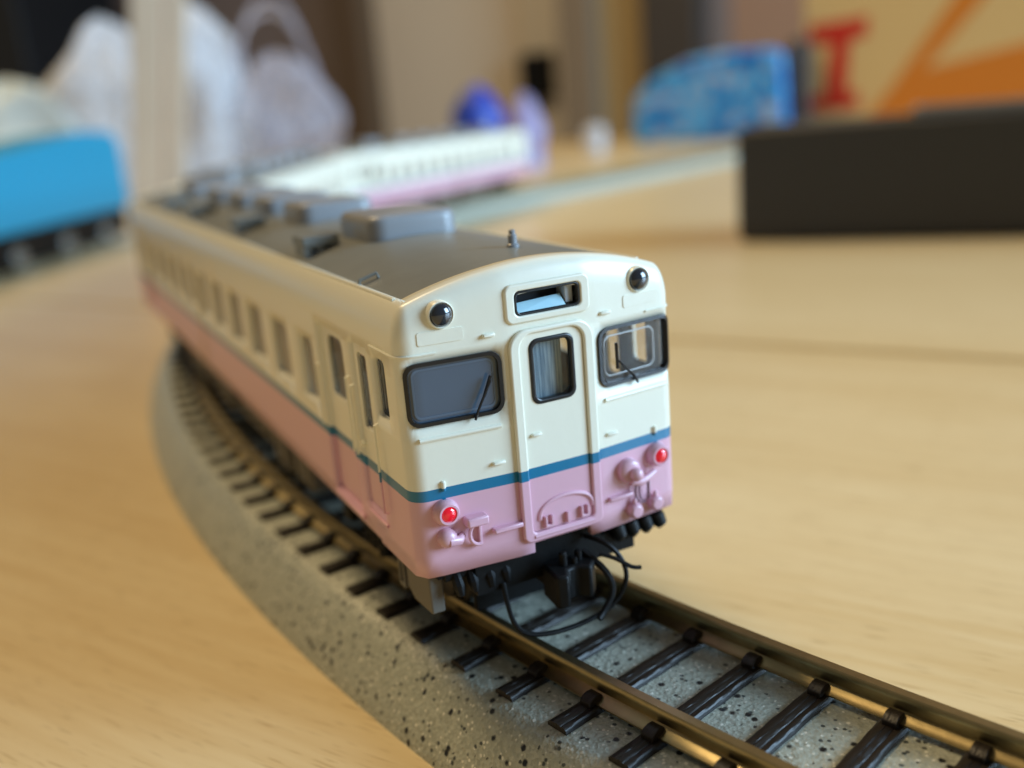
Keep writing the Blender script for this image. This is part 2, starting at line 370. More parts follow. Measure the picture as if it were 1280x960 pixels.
# ------------------------------------------------------------------ the railcar
W = 9.7; LEN = 128.0; RCN = 1.12; SL = 0.65/6.0
def zarch(x): return 24.95-1.55*(abs(x)/8.6)**2
def fy(x):
    a = abs(x)
    return 0.0 if a < 2.9 else SL*(a-2.9)+0.0
def front_half():                                              # x >= 0 plan outline from the nose centre to the car's middle
    pts = []; 
    for x in (0, .8, 1.6, 2.4, 2.9, 3.6, 4.4, 5.2, 6.0, 6.8, 7.6, 8.0): pts.append((x, fy(x)))
    yc_ = fy(W-RCN)+RCN
    a0 = math.atan(SL)
    for k in range(11):
        a = (-PI/2+a0*0.6)+(PI/2-a0*0.6)*k/10
        pts.append((W-RCN+RCN*math.cos(a), yc_+RCN*math.sin(a)))
    return pts
FH = front_half(); YS = FH[-1][1]
FH += [(W, y) for y in (3, 6, 9, 12, 16, 20, 26, 32, 40, 48, 56, 59, 64, 69)]
def arc_table(h):
    s_ = [0.0]
    for i in range(1, len(h)): s_.append(s_[-1]+math.dist(h[i], h[i-1]))
    return s_
FS = arc_table(FH)
SE = FS[-1]                                                    # s at mid-length
S_SIDE0 = FS[-1]-(69-YS)                                       # s where the straight side starts
def plan(s_):
    """outline point, outward normal, weight of 'front' (1 nose .. 0 side)"""
    sg = 1 if s_ >= 0 else -1; a = abs(s_)
    for i in range(1, len(FS)):
        if a <= FS[i]+1e-9: break
    t = (a-FS[i-1])/max(1e-9, FS[i]-FS[i-1]); p0 = FH[i-1]; p1 = FH[i]
    x = p0[0]+(p1[0]-p0[0])*t; y = p0[1]+(p1[1]-p0[1])*t
    def nrm(j):
        j0 = max(0, j-1); j1 = min(len(FH)-1, j+1); dx = FH[j1][0]-FH[j0][0]; dy = FH[j1][1]-FH[j0][1]
        if j == 0: return Vector((0, -1))
        return Vector((dy, -dx)).normalized()
    n = (nrm(i-1)*(1-t)+nrm(i)*t).normalized()
    return Vector((sg*x, y)), Vector((sg*n.x, n.y)), max(0.0, -n.y)
def side_s(y): return S_SIDE0+(y-YS)
ZB = 6.33
def ringz(s_):
    p, n, wf = plan(s_); wf = wf**1.5
    b = 2.2*(1-wf)+1.8*wf; a = 0.88
    return p, n, a, b, wf
def shell_pt(s_, f):                                           # f 0 wall top .. 1 curved .. beyond 1 on the arch
    p, n, a, b, wf = ringz(s_)
    if f <= 1: d = a*(1-math.cos(f*PI/2)); dz = b*(1-math.sin(f*PI/2))
    else: d = a+(f-1)*(1.45*max(0, (wf-.9)/.1)+(.62 if abs(n.x) > .999 else .07)); dz = 0
    q = p-n*d
    return Vector((q.x, q.y, zarch(q.x)-dz))
# half-car sheet (nose half), reused mirrored for the rear half
PD = (11.3, 17.1, 7.3, 20.05)      # passenger door opening
CDR = (6.1, 9.15, 8.8, 20.05)      # crew door opening
CWN = (3.1, 5.1, 15.9, 19.85)      # cab side window
SW = [(18.9, 22.5, 13.45, 18.40)]+[(26.2+8.77*k, 31.5+8.77*k, 13.45, 18.35) for k in range(5)]
def side_rects():
    out = [(PD, .35), (CDR, .25), (CWN, .45)]+[(r, .6) for r in SW]
    return out
def half_sheet(front=True):
    outer = []; holes = []; pts = []; edges = []
    SEl = SE if front else side_s(59)
    ss = [q for q in sorted(set([-x for x in FS]+FS)) if abs(q) <= SEl+1e-4]
    fine = []
    for a, b in zip(ss[:-1], ss[1:]):
        k = max(1, int((b-a)/2.0)); fine += [a+(b-a)*i/k for i in range(k)]
    fine.append(ss[-1]); top = fine
    botpts = []
    if front:
        botpts = [(-SE, ZB+.12), (-side_s(7.8), ZB+.12), (-side_s(7.8), ZB-.1), (-S_SIDE0, ZB-.05), (-8.2, ZB), (-2.14, ZB), (-2.12, 7.0), (2.12, 7.0), (2.14, ZB), (8.2, ZB), (S_SIDE0, ZB-.05), (side_s(7.8), ZB-.1), (side_s(7.8), ZB+.12), (SE, ZB+.12)]
    else:
        botpts = [(-SEl, ZB+.12), (SEl, ZB+.12)]
    bot = []
    for (a, b) in zip(botpts[:-1], botpts[1:]):
        k = max(1, int(abs(b[0]-a[0])/1.0)); bot += [(a[0]+(b[0]-a[0])*i/k, a[1]+(b[1]-a[1])*i/k) for i in range(k)]
    bot.append(botpts[-1])
    tp = [(s_, shell_pt(s_, 0).z) for s_ in reversed(top)]
    outer = bot+tp
    for sg in (-1, 1):
        for (r, rad) in side_rects():
            if not front and (r in (CDR, CWN) or r == SW[-1]): continue
            a, b = side_s(r[0]), side_s(r[1])
            holes.append(rrect(min(sg*a, sg*b), max(sg*a, sg*b), r[2], r[3], rad))
    if front:
        for sg in (-1, 1):
            a, b = sg*3.42, sg*9.45
            holes.append(rrect(min(a, b), max(a, b), 16.1, 19.98, .75))
        holes.append(rrect(-1.58, 1.58, 16.08, 20.24, .6))
        holes.append(rrect(-2.28, 2.28, 21.77, 23.28, .35))
    return outer, holes, top
def build_body(parent):
    bm = bmesh.new()
    for front in (True, False):
        outer, holes, top = half_sheet(front)
        pts = [Vector(p) for p in outer]; edges = [(i, (i+1) % len(outer)) for i in range(len(outer))]
        for h in holes:
            o_ = len(pts); pts += [Vector(p) for p in h]; edges += [(o_+i, o_+(i+1) % len(h)) for i in range(len(h))]
        for s_ in top[1:-1]:
            for z in (7.6, 9, 10.5, 12, 13, 15, 17, 19, 20.5, 21.3, 22.2):
                if z < shell_pt(s_, 0).z-.3 and not any(inside((s_, z), h) for h in holes): pts.append(Vector((s_, z)))
        V2, _, F2, _, _, _ = delaunay_2d_cdt(pts, edges, [], 0, 1e-5)
        vm = []
        for p in V2:
            q, n, wf = plan(p[0]); x, y = q.x, q.y
            if not front: y = LEN-y
            vm.append(bm.verts.new((x*S, y*S, p[1]*S)))
        for f in F2:
            c = sum((V2[i] for i in f), Vector((0, 0)))/len(f)
            if inside(c, outer) and not any(inside(c, h) for h in holes):
                idx = list(f) if front else list(reversed(f))
                try: bm.faces.new([vm[i] for i in idx])
                except ValueError: pass
        FR = [0, .1, .22, .34, .46, .58, .7, .8, .9, 1.0, 1.3, 1.7]
        rows = []
        for f in FR:
            row = []
            for s_ in top:
                p = shell_pt(s_, f); y = p.y if front else LEN-p.y
                row.append(bm.verts.new((p.x*S, y*S, p.z*S)))
            rows.append(row)
        for a, b in zip(rows[:-1], rows[1:]):
            for i in range(len(a)-1):
                q = [a[i], a[i+1], b[i+1], b[i]]
                if not front: q.reverse()
                bm.faces.new(q)
    bmesh.ops.remove_doubles(bm, verts=bm.verts, dist=0.0008)
    bmesh.ops.recalc_face_normals(bm, faces=bm.faces)
    for v in [v for v in bm.verts if not v.link_faces]: bm.verts.remove(v)
    me = bpy.data.meshes.new('body'); bm.to_mesh(me); bm.free()
    me.materials.append(LIV); me.shade_smooth(); me.set_sharp_from_angle(angle=math.radians(38))
    # outward normals
    o = bpy.data.objects.new('body', me); COL.objects.link(o); o.parent = parent
    sd = o.modifiers.new('solid', 'SOLIDIFY'); sd.thickness = 0.055; sd.offset = -1 if body_outward(me) else 1; sd.use_even_offset = False
    return o
def body_outward(me):
    for p in me.polygons:
        if p.center.x < -0.969 and p.center.z > 1.0 and p.center.z < 2.0: return p.normal.x < 0
    return True
def fmap_face(out):                                            # 2D (x, z) on the nose; out mm proud
    return lambda x, z, d: Vector((x, fy(x)-out+d, z))
def fmap_side(sg, out):                                        # 2D (y, z) on the side wall
    return lambda y, z, d: Vector((sg*(W+out-d), y, z))

def fmap_plan(out):
    def g(u, v, d):
        q, n, wf = plan(u); return Vector((q.x+n.x*(out-d), q.y+n.y*(out-d), v))
    return g
def pane(mb, poly, fmap, th=0.12): return mb.plate(poly, [], th, fmap)

def make_car(full=True):
    root = empty('model_railcar')
    P = root
    build_body(P)
    # grey roof
    mb = MB(); xs = [-8.75+17.5*i/24 for i in range(25)]; ys = [1.75, 1.9, 2.2, 3]+[3+(LEN-6)*i/40 for i in range(1, 41)]+[LEN-2.2, LEN-1.9, LEN-1.75]
    vs_ = [(x, y, zarch(x)-0.07) for y in ys for x in xs]; n = len(xs)
    mb.add(vs_, [(j*n+i, j*n+i+1, (j+1)*n+i+1, (j+1)*n+i) for j in range(len(ys)-1) for i in range(n-1)])
    rf = mb.build('roof', ROOFG, P, fixn=False)
    for sg in (-1, 1):
        g = MB(); x = sg*8.62; z = zarch(8.62)
        g.prism([(x-sg*.10, z-.2), (x+sg*.16, z-.12), (x+sg*.16, z+.10), (x+sg*.04, z+.15), (x-sg*.10, z+.13)], 3.0, LEN-3.0, 1)
        g.build('rain_gutter', LIV, P, bevel=0.04)
    # roof coolers
    ux = [20.0, 39.6, 53.0, 66.4, 79.8, 99.0]
    for k, y in enumerate(ux):
        mb = MB(); l = 8.6 if k == 0 else 7.4; zb, zt = 24.25, 26.65
        n8 = 28
        rings = [(zb, 0, 1.45), (zt-.75, .03, 1.45), (zt-.45, .10, 1.4), (zt-.2, .26, 1.3), (zt-.05, .55, 1.1), (zt, 1.0, .8)]
        for (z_, e, r_) in rings: mb.v += [Vector((q[0], q[1], z_-(.10*abs(q[0])/3.7 if e >= .5 else 0))) for q in rrect(-3.75+e, 3.75-e, y+e, y+l-e, r_, 6)]
        mb.f += [(j*n8+i, j*n8+(i+1) % n8, (j+1)*n8+(i+1) % n8, (j+1)*n8+i) for j in range(len(rings)-1) for i in range(n8)]+[tuple(range((len(rings)-1)*n8, len(rings)*n8)), tuple(range(n8))[::-1]]
        mb.build('roof_cooler', UNITG, P, smooth=60)
    for k, y in enumerate((24.4, 48.4, 73.0, 93.0)):
        for sg in (-1, 1):
            if k and sg > 0: continue
            if sg > 0: 
                MB().box(4.6, 5.6, 27.5, 28.6, 24.0, 25.7).build('roof_vent', ROOFG, P, bevel=.15); continue
            x0, x1 = -7.9, -4.9; zz = 24.0
            rv = MB().box(x0, x1, y, y+3.0, zz+.45, zz+1.25).build('roof_vent', ROOFG, P, bevel=0.12)
            for (xa, xb, zl) in ((x0+.1, x0+.6, -.4), (x1-.6, x1-.1, -.2), (x0+1.2, x0+1.8, -.2)): MB().box(xa, xb, y+.2, y+2.8, zz+zl, zz+.5).build('vent_foot', ROOFG, rv)
    # whistle / aerial stub
    MB().lathe([(.42, -.3), (.42, .12), (.30, .2), (.30, .75), (.22, .8), (.22, 1.05), (.1, 1.12)], (1.5, 6.9, zarch(1.5)-.02), (0, 0, 1), 16).build('roof_aerial', UNITG, P)
    if not full:
        pass
    # grab iron on the roof's left front
    z = zarch(7.6)
    mb = MB().tube([(-8.5, 9.7, zarch(8.5)-.1), (-8.42, 9.68, zarch(8.4)+.28), (-7.3, 9.45, zarch(7.3)+.30), (-7.2, 9.43, zarch(7.2)-.1)], .13, 8)
    mb.build('roof_grab_iron', ROOFG, P)

    # ---------------- nose: gangway surround and door
    fm = fmap_face(0.30)
    surround = MB().plate(rrect(-2.95, 2.95, 7.15, 20.95, 1.25, 7, .55), [rrect(-2.25, 2.25, 7.75, 20.62, .95, 7, .3)], .32, fm)
    surround.build('gangway_surround', LIV, P, bevel=0.13, seg=3)
    door = MB().plate(rrect(-2.22, 2.22, 7.78, 20.6, .93, 7, .28), [rrect(-1.58, 1.58, 16.08, 20.24, .6)], .3, fmap_face(0.10))
    gd = door.build('gangway_door', LIV, P, bevel=0.07)
    # door window
    MB().plate(rrect(-1.58, 1.58, 16.08, 20.24, .6), [rrect(-1.28, 1.28, 16.38, 19.94, .42)], .45, fmap_face(0.20)).build('window_rubber', RUBBER, gd, bevel=.1, seg=3)
    MB().plate(rrect(-1.40, 1.40, 16.3, 20.06, .42), [], .1, fmap_face(-0.12)).build('window_pane', GLASS, gd)
    MB().box(-1.7, 1.05, .62, .72, 15.7, 20.6).build('door_blind', DOORB, gd)
    for k in range(6):
        pass
    # door foot ridge, hoop moulding and the small hooks
    arc = []
    for k in range(17):
        t = PI-PI*k/16; xx = 0.28+1.98*math.cos(t); zz_ = 8.5+1.25*max(0, math.sin(t))**0.8
        arc.append((xx, -.10, zz_))
    MB().tube(arc, .15, 8).build('hoop_moulding', LIV, P)
    for (x, zz_, kind) in ((-1.12, 8.28, 'U'), (.28, 8.22, 'I'), (1.55, 8.28, 'U')):
        f2 = lambda u, v, d: Vector((u, -.30+d, v)); mb = MB()
        if kind == 'U': mb.prism([(x-.30, zz_+.40), (x-.30, zz_-.36), (x+.30, zz_-.36), (x+.30, zz_+.40), (x+.15, zz_+.40), (x+.15, zz_-.18), (x-.15, zz_-.18), (x-.15, zz_+.40)], -.38, -.02, 1)
        else: mb.prism([(x-.09, zz_-.36), (x+.09, zz_-.36), (x+.09, zz_+.36), (x-.09, zz_+.36)], -.38, -.02, 1)
        mb.build('chain_hook', LIV, P, bevel=.02, seg=1)
    MB().tube([(-2.2, -.22, 7.52), (2.2, -.22, 7.52)], .16, 8).build('door_sill', LIV, P)
    # destination sign
    MB().plate(rrect(-2.92, 2.92, 21.32, 23.72, .5), [rrect(-2.28, 2.28, 21.77, 23.28, .35)], .45, fmap_face(0.16)).build('sign_surround', LIV, P, bevel=0.12, seg=3)
    sg_ = MB().plate(rrect(-2.28, 2.28, 21.77, 23.28, .35), [rrect(-2.1, 2.1, 21.93, 23.12, .25)], .7, fmap_face(0.10)).build('sign_rubber', RUBBER, P, bevel=.06)
    mb = MB(); mb.add([(-2.05, .05, 21.95), (1.30, .05, 21.95), (1.30, .75, 22.55), (-2.05, .75, 22.40)], [(0, 1, 2, 3)]); mb.build('sign_insert', SIGNW, sg_, smooth=0)
    MB().box(-2.3, 2.3, 1.62, 1.7, 21.4, 23.3).build('sign_back', DARKI, sg_)
    MB().box(1.42, 2.02, .35, 1.4, 21.95, 23.1).build('sign_light_guide', GREYL, sg_, bevel=.08)
    # windscreens
    for sg in (-1, 1):
        a, b = sorted((sg*3.42, sg*9.45))
        ou = rrect(a, b, 16.1, 19.98, .75); ia = rrect(a+.24, b-.24, 16.32, 19.76, .58)
        wn = MB().plate(ou, [ia], .5, fmap_plan(0.14), grid=.4).build('windscreen_rubber', RUBBER, P, bevel=.1, seg=3)
        MB().plate(rrect(a+.15, b-.15, 16.23, 19.85, .6), [], .1, fmap_plan(-.12), grid=.5).build('windscreen_pane', GLASS if sg > 0 else SLATEREF, wn)
        if sg < 0: MB().plate(rrect(a+.42, b-.42, 16.5, 19.58, .45), [rrect(a+.56, b-.56, 16.64, 19.44, .36)], .05, fmap_plan(-.09), grid=.5).build('pane_rim_reflection', EDGES, wn)
        # wiper
        if sg < 0: pts = [(-5.45, 16.0), (-5.2, 16.6), (-4.3, 18.3)]; bl = [(-4.75, 17.35), (-4.25, 18.55)]
        else: pts = [(6.35, 15.95), (6.0, 16.5), (4.85, 17.7)]; bl = [(4.75, 17.2), (4.72, 18.9)]
        mb = MB().tube([(p[0], fy(p[0])-.30, p[1]) for p in pts], .08, 6); mb.tube([(p[0], fy(p[0])-.24, p[1]) for p in bl], .10, 6)
        mb.build('wiper', RUBBER, wn)
        # ledge below, small steps and brackets
        mb = MB()
        a, b = sorted((sg*3.75, sg*8.9)); k = 8
        mb.tube([(a+(b-a)*i/k, fy(a+(b-a)*i/k)-.02, 15.25) for i in range(k+1)], .15, 8); mb.build('windscreen_ledge', LIV, P)
        for (x, z_, l_) in ((sg*4.12, 12.92, .85), (sg*4.08, 20.95, .8)):
            MB().box(x-l_/2, x+l_/2, fy(x)-.22, fy(x)+.1, z_-.12, z_+.12).build('foot_step', LIV, P, bevel=.09, seg=2)
        x = sg*7.75; MB().lathe([(.15, -.2), (.15, .35), (.08, .42)], (x, fy(x)-.05, 12.1), (0, -.05, 1), 10).build('lamp_iron', LIV, P)
        # raised panel line over the windscreen
        xx0, xx1 = sorted((sg*5.6, sg*8.4))
        MB().plate(rrect(xx0, xx1, 20.95, 21.75, .15), [], .14, fmap_face(0.05), grid=1).build('name_panel', LIV, P, bevel=.04)
        # headlight
        x = sg*6.86; y = fy(x)
        hl = MB().lathe([(.88, .9), (.83, -.06), (.79, -.19), (.76, -.21), (.70, -.15), (.69, .2)], (x, y, 22.62), (0, 1, 0), 32).build('headlight', LIV, P, smooth=30)
        MB().lathe([(.69, .3), (.69, -.16), (.60, -.34), (.40, -.46), (.2, -.52), (0, -.54)], (x, y, 22.62), (0, 1, 0), 28).build('headlight_lens', LENS, hl, smooth=60)
        # tail lamp
        x = sg*7.8; y = fy(x)
        tl = MB().lathe([(.86, .3), (.84, -.25), (.74, -.58), (.64, -.70), (.52, -.70), (.48, -.54)], (x, y, 10.53), (0, 1, 0), 28).build('tail_lamp', LIV, P, smooth=30)
        MB().lathe([(.50, .1), (.50, -.58), (.42, -.70), (.26, -.78), (0, -.81)], (x, y, 10.53), (0, 1, 0), 24).build('tail_lamp_lens', REDL, tl, smooth=60)
    MB().box(-1.85, -1.15, -.32, 0, 14.1, 14.32).build('foot_step', LIV, P, bevel=.09)
    # left connector group
    def fb(x0, x1, out, z0, z1): 
        y = fy((x0+x1)/2); return MB().box(x0, x1, y-out, y+.15, z0, z1)
    def fbt(x, z): return (x, fy(x), z)
    x = -5.9
    jc = fb(-6.75, -5.3, .75, 9.35, 9.95).build('jumper_socket', LIV, P, bevel=.14, seg=3)
    ring = [(x+.62*math.cos(t), fy(x)-.28, 8.72+.72*math.sin(t)) for t in [math.radians(q) for q in range(80, 281, 20)]]
    MB().tube(ring, .13, 8).build('jumper_loop', LIV, jc)
    MB().box(-5.9, -5.68, fy(-5.8)-.28, fy(-5.8), 7.9, 9.4).build('jumper_strap', LIV, jc, bevel=.06)
    MB().lathe([(.62, .2), (.62, -.35), (.45, -.62), (.2, -.72), (0, -.74)], (-7.9, fy(7.9), 8.85), (0, 1, 0), 16).build('socket_cap', LIV, P, smooth=50)
    MB().tube([(-7.9, fy(7.9)-.45, 8.7), (-7.2, fy(7.2)-.4, 8.62), (-6.9, fy(6.9), 8.7)], [.36, .3, .25], 10).build('socket_arm', LIV, P)
    fb(-4.95, -2.95, .42, 8.45, 8.75).build('cable_ledge', LIV, P, bevel=.08)
    # right connector group
    cv = MB().lathe([(.82, .2), (.82, -.45), (.70, -.62), (.42, -.70)], (5.25, fy(5.25), 10.1), (0, 1, 0), 18)
    cv.lathe([(.40, -.5), (.46, -1.0), (.34, -1.2), (0, -1.28)], (5.45, fy(5.25), 9.95), (0, 1, 0), 16)
    cv.build('round_valve', LIV, P, smooth=50)
    MB().tube([(5.2, fy(5.2)-.5, 9.4), (5.9, fy(5.9)-.7, 9.25), (6.5, fy(6.5)-.62, 9.35), (7.25, fy(7.25)-.5, 9.55)], [.28, .30, .26, .24], 10).build('valve_arm', LIV, P)
    def wire(pts, r, nm, m, par=P):
        MB().tube(pts, r, 8).build(nm, m, par)
    lp = [(6.28+.62*math.cos(math.radians(q)), fy(6.3)-.42, 8.45+.86*math.sin(math.radians(q))) for q in range(75, 286, 15)]
    wire(lp, .085, 'cable_loop', PINKD)
    lp = [(6.45+.45*math.cos(math.radians(q)), fy(6.3)-.34, 8.45+.80*math.sin(math.radians(q))) for q in range(75, 286, 15)]
    wire(lp, .05, 'cable_loop', PINKD)
    wire([(6.72, fy(6.7)-.45, 9.3), (6.72, fy(6.7)-.40, 7.7)], .10, 'cable_strap', PINKD)
    fb(3.55, 5.4, .42, 8.30, 8.58).build('cable_ledge', LIV, P, bevel=.08)
    for (x, z_) in ((5.55, 7.15), (7.35, 7.2)):
        mb = MB().lathe([(.55, .2), (.55, -.55), (.42, -.72), (0, -.74)], (x, fy(x), z_), (0, 1, 0), 8)
        mb.tube([(x, fy(x)-.35, z_+.4), (x+.05, fy(x)-.3, z_+.85)], .16, 8)
        mb.build('hose_cock', LIV, P, bevel=.08)
    # cantrail drip line round the corners
    for sg in (-1, 1):
        pts = []
        for k in range(24):
            s_ = 7.4+(side_s(5.4)-7.4)*k/23; q, n, wf = plan(sg*s_); pts.append((q.x+n.x*.02, q.y+n.y*.02, 20.42))
        MB().tube(pts, .085, 6).build('drip_strip', LIV, P)
    # ---------------- sides
    for sg in (-1, 1):
        fs_ = lambda out: fmap_side(sg, out)
        for (mir, nm) in ((False, 'passenger_door'), (True, 'passenger_door')):
            a, b, z0, z1 = PD
            wa, wb = 12.3, 15.7
            if mir: a, b, wa, wb = LEN-b, LEN-a, LEN-wb, LEN-wa
            d = MB().plate(rrect(a, b, z0, z1, .35), [rrect(wa, wb, 14.9, 19.45, .7)], .25, fs_(-.28)).build(nm, LIV, P, bevel=.06)
            MB().plate(rrect(wa-.1, wb+.1, 14.8, 19.55, .7), [], .1, fs_(-.5)).build('window_pane', GLASS, d)
        a, b, z0, z1 = CDR
        d = MB().plate(rrect(a+.06, b-.06, z0+.06, z1-.06, .22), [rrect(6.75, 8.45, 14.3, 19.5, .35)], .3, fs_(-.08)).build('crew_door', LIV, P, bevel=.07)
        MB().plate(rrect(6.65, 8.55, 14.2, 19.6, .3), [], .1, fs_(-.3)).build('window_pane', GLASS, d)
        MB().plate(rrect(6.75, 8.45, 14.3, 19.5, .35), [rrect(6.93, 8.27, 14.48, 19.32, .28)], .12, fs_(-.2)).build('window_rim', CHROME, d)
        mb = MB().tube([(sg*(W+.22), 8.85, 13.0), (sg*(W+.22), 8.6, 13.3)], .16, 8); mb.tube([(sg*(W-.1), 8.8, 13.0), (sg*(W+.26), 8.8, 13.0)], .12, 8); mb.build('door_handle', LIV, d)
        for (y, za, zb_) in ((5.62, 9.1, 15.3), (9.75, 11.8, 17.0), (10.55, 12.0, 17.4), (17.6, 12.2, 16.9)):
            mb = MB().tube([(sg*(W-.1), y, za), (sg*(W+.26), y, za+.1), (sg*(W+.26), y, zb_-.1), (sg*(W-.1), y, zb_)], .075, 8); mb.build('handrail', LIV, P)
        MB().plate(rrect(3.1, 5.1, 15.9, 19.85, .45), [rrect(3.28, 4.92, 16.08, 19.67, .3)], .12, fs_(-.25)).build('window_rim', CHROME, P)
        MB().plate(rrect(3.0, 5.2, 15.8, 19.95, .45), [], .1, fs_(-.4)).build('window_pane', GLASS, P)
        for k in range(6):
            for mir in (False, True):
                if mir and k == 5: continue
                r = SW[k]; a, b = r[0], r[1]
                if mir: a, b = LEN-b, LEN-a
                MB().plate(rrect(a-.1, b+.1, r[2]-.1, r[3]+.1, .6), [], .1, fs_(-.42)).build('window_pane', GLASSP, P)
        MB().box(min(sg*W, sg*(W+.14)), max(sg*W, sg*(W+.14)), 5.9, 9.4, 7.95, 8.2).build('door_step', LIV, P, bevel=.05)
        MB().box(min(sg*W, sg*(W+.14)), max(sg*W, sg*(W+.14)), 11.0, 17.4, 6.75, 7.05).build('door_step', LIV, P, bevel=.05)
        MB().box(min(sg*W, sg*(W+.14)), max(sg*W, sg*(W+.14)), LEN-17.4, LEN-11.0, 6.75, 7.05).build('door_step', LIV, P, bevel=.05)
    # ---------------- interior
    MB().box(-9.0, 9.0, 5.9, LEN-1.6, 6.9, 7.4).build('interior_floor', SEAT, P)
    st = None; y = 26.0
    while y < LEN-26:
        for sg in (-1, 1):
            if st is None:
                st = MB().prism([(-3, 7.4), (4, 7.4), (4, 10), (1, 10), (1, 13.2), (0, 13.2), (0, 10), (-3, 10)], -2.8, 2.8, 0).build('seat', SEAT, P, bevel=.2); q = st
            else: q = st.copy(); COL.objects.link(q)
            q.location = Vector((sg*5.8, y, 0))*S
        y += 9.2
    mb = MB(); mb.box(-9.0, 1.9, 5.55, 5.9, 7.4, 21.5); mb.box(-9, -1.9, 2.3, 2.5, 14.6, 20.6)
    mb.build('cab_bulkhead', SLATE, P)
    MB().box(-9.0, 9.0, 1.9, 5.0, 7.4, 15.0).build('driving_desk', DARKI, P, bevel=.3)
    # outline added as painted reflection of the inner glass edges, behind the right windscreen
    gp = MB().plate(rrect(4.1, 8.3, 16.6, 19.3, .5), [rrect(4.19, 8.21, 16.69, 19.21, .45)], .1, lambda x, z_, d: Vector((x, fy(x)+.34+d, z_))).build('glazing_edge_reflection', EDGE, P, bevel=.03)
    MB().box(-9.0, 9.0, 6.2, LEN-1.7, 21.6, 21.9).build('interior_ceiling', SEAT, P)
    # ---------------- underframe
    MB().box(-8.4, 8.4, 1.4, LEN-1.4, 5.7, 6.85).build('underframe', BLACK, P); MB().box(-6, 6, .95, 1.5, 4.0, 7.6).build('buffer_beam', BLACK, P)
    for (a, b, sg, z0, x) in ((30.5, 36.0, -1, 1.9, 8.4), (38.0, 43.5, -1, 1.5, 8.5), (46.0, 60.0, -1, 2.2, 8.2), (63.0, 71.0, -1, 1.6, 8.5), (74.0, 92.0, -1, 2.0, 8.3), (31, 47, 1, 1.8, 8.4), (52, 66, 1, 1.5, 8.4), (70, 92, 1, 2.0, 8.4)):
        xa, xb = sorted((sg*4.2, sg*x))
        e = MB().box(xa, xb, a, b, z0, 5.9).build('equipment_box', GREYP, P, bevel=.25)
        k = int((b-a)/2.4)
        for i in range(k):
            yy = a+.5+i*(b-a-.6)/k; xo = sg*x
            MB().box(min(xo, xo+sg*.15), max(xo, xo+sg*.15), yy, yy+(b-a)/k*.65, z0+.6, 5.2).build('box_cover', GREYP, e, bevel=.06)
    for yb in (YC-46, YC+46):
        bo = empty('bogie', (0, yb, 0)); bo.parent = P
        for ya in (-7, 7):
            for sg in (-1, 1):
                c = sg*3.75
                MB().lathe([(.6, -.05), (2.35, 0), (2.45, .25), (2.55, .9), (3.0, 1.0), (3.05, 1.25), (2.4, 1.35), (2.2, 1.1), (.7, 1.0), (.6, 1.3)][::1] if sg < 0 else [(.6, -.05), (2.35, 0), (2.45, .25), (2.55, .9), (3.0, 1.0), (3.05, 1.25), (2.4, 1.35), (2.2, 1.1), (.7, 1.0), (.6, 1.3)],
                           (sg*5.15, ya, 2.55), (-sg, 0, 0), 28).build('wheel', WHEEL, bo)
            MB().lathe([(.5, -6.2), (.5, 6.2)], (0, ya, 2.55), (1, 0, 0), 12).build('axle', BLACK, bo)
        for sg in (-1, 1):
            mb = MB(); a, b = sorted((sg*6.0, sg*6.9))
            mb.prism([(-9.4, 2.0), (-9.4, 3.6), (-6, 4.0), (-3.2, 3.6), (3.2, 3.6), (6, 4.0), (9.4, 3.6), (9.4, 2.0), (7.6, 1.5), (6.2, 1.6), (3, 2.2), (2, 1.2), (-2, 1.2), (-3, 2.2), (-6.2, 1.6), (-7.6, 1.5)], a, b, 0)
            mb.build('side_frame', BLACK, bo, bevel=.12)
            for ya in (-7, 7):
                MB().lathe([(1.05, 0), (1.05, .6), (.75, .8), (0, .85)], (sg*6.9, ya, 2.6), (sg, 0, 0), 14).build('axle_box', BLACK, bo)
            for ya in (-1.6, 0, 1.6):
                MB().lathe([(.6, 0), (.6, .35), (.45, .35), (.45, .7), (.6, .7), (.6, 1.05), (.45, 1.05), (.45, 1.4), (.6, 1.4), (.6, 1.75)], (sg*7.3, ya, 1.9), (0, 0, 1), 12).build('spring', BLACK, bo)
        MB().box(-5.8, 5.8, -1.8, 1.8, 2.2, 5.6).build('bolster', BLACK, bo, bevel=.2)
    # corner steps and plates under the cab
    for sg in (-1, 1):
        a, b = sorted((sg*8.85, sg*7.9))
        if sg > 0: continue
        mb = MB(); mb.prism([(1.9, 3.15), (1.9, 6.4), (6.0, 6.4), (6.0, 3.5), (5.0, 2.95)], a, b, 0) 
        mb.build('corner_skirt', GREYP, P, bevel=.12)
        mb = MB(); x = sg*8.9
        mb.plate(rrect(6.45, 7.5, 3.05, 6.3, .12), [rrect(6.7, 7.25, 3.4, 4.9, .08), rrect(6.7, 7.25, 5.1, 6.0, .08)], .35, lambda u, v, d: Vector((x-sg*d, u, v)))
        mb.build('cab_step', GREYP, P, bevel=.05)
    # black jumper hoses below the right of the nose
    hb = MB().box(3.2, 8.4, .95, 2.6, 5.45, 6.3).build('hose_bank', BLACK, P, bevel=.1)
    for k, x in enumerate((4.6, 5.7, 6.8, 7.9)):
        MB().tube([(x, 1.35, 6.1), (x, .80, 5.75), (x+.1, .70, 5.35), (x+.15, .85, 4.95+.1*(k == 3))], [.50, .58, .52, .26], 10).build('hose', BLACK, hb)
    hb = MB().box(-8.0, -3.0, 1.3, 2.4, 5.4, 6.25).build('hose_bank', BLACK, P, bevel=.1)
    for k, x in enumerate((-7.2, -6.2, -5.0, -3.9)):
        MB().tube([(x, 1.5, 5.7), (x, 1.05, 5.1), (x+.1, 1.05, 4.4)], [.34, .38, .24], 8).build('hose', BLACK, hb)
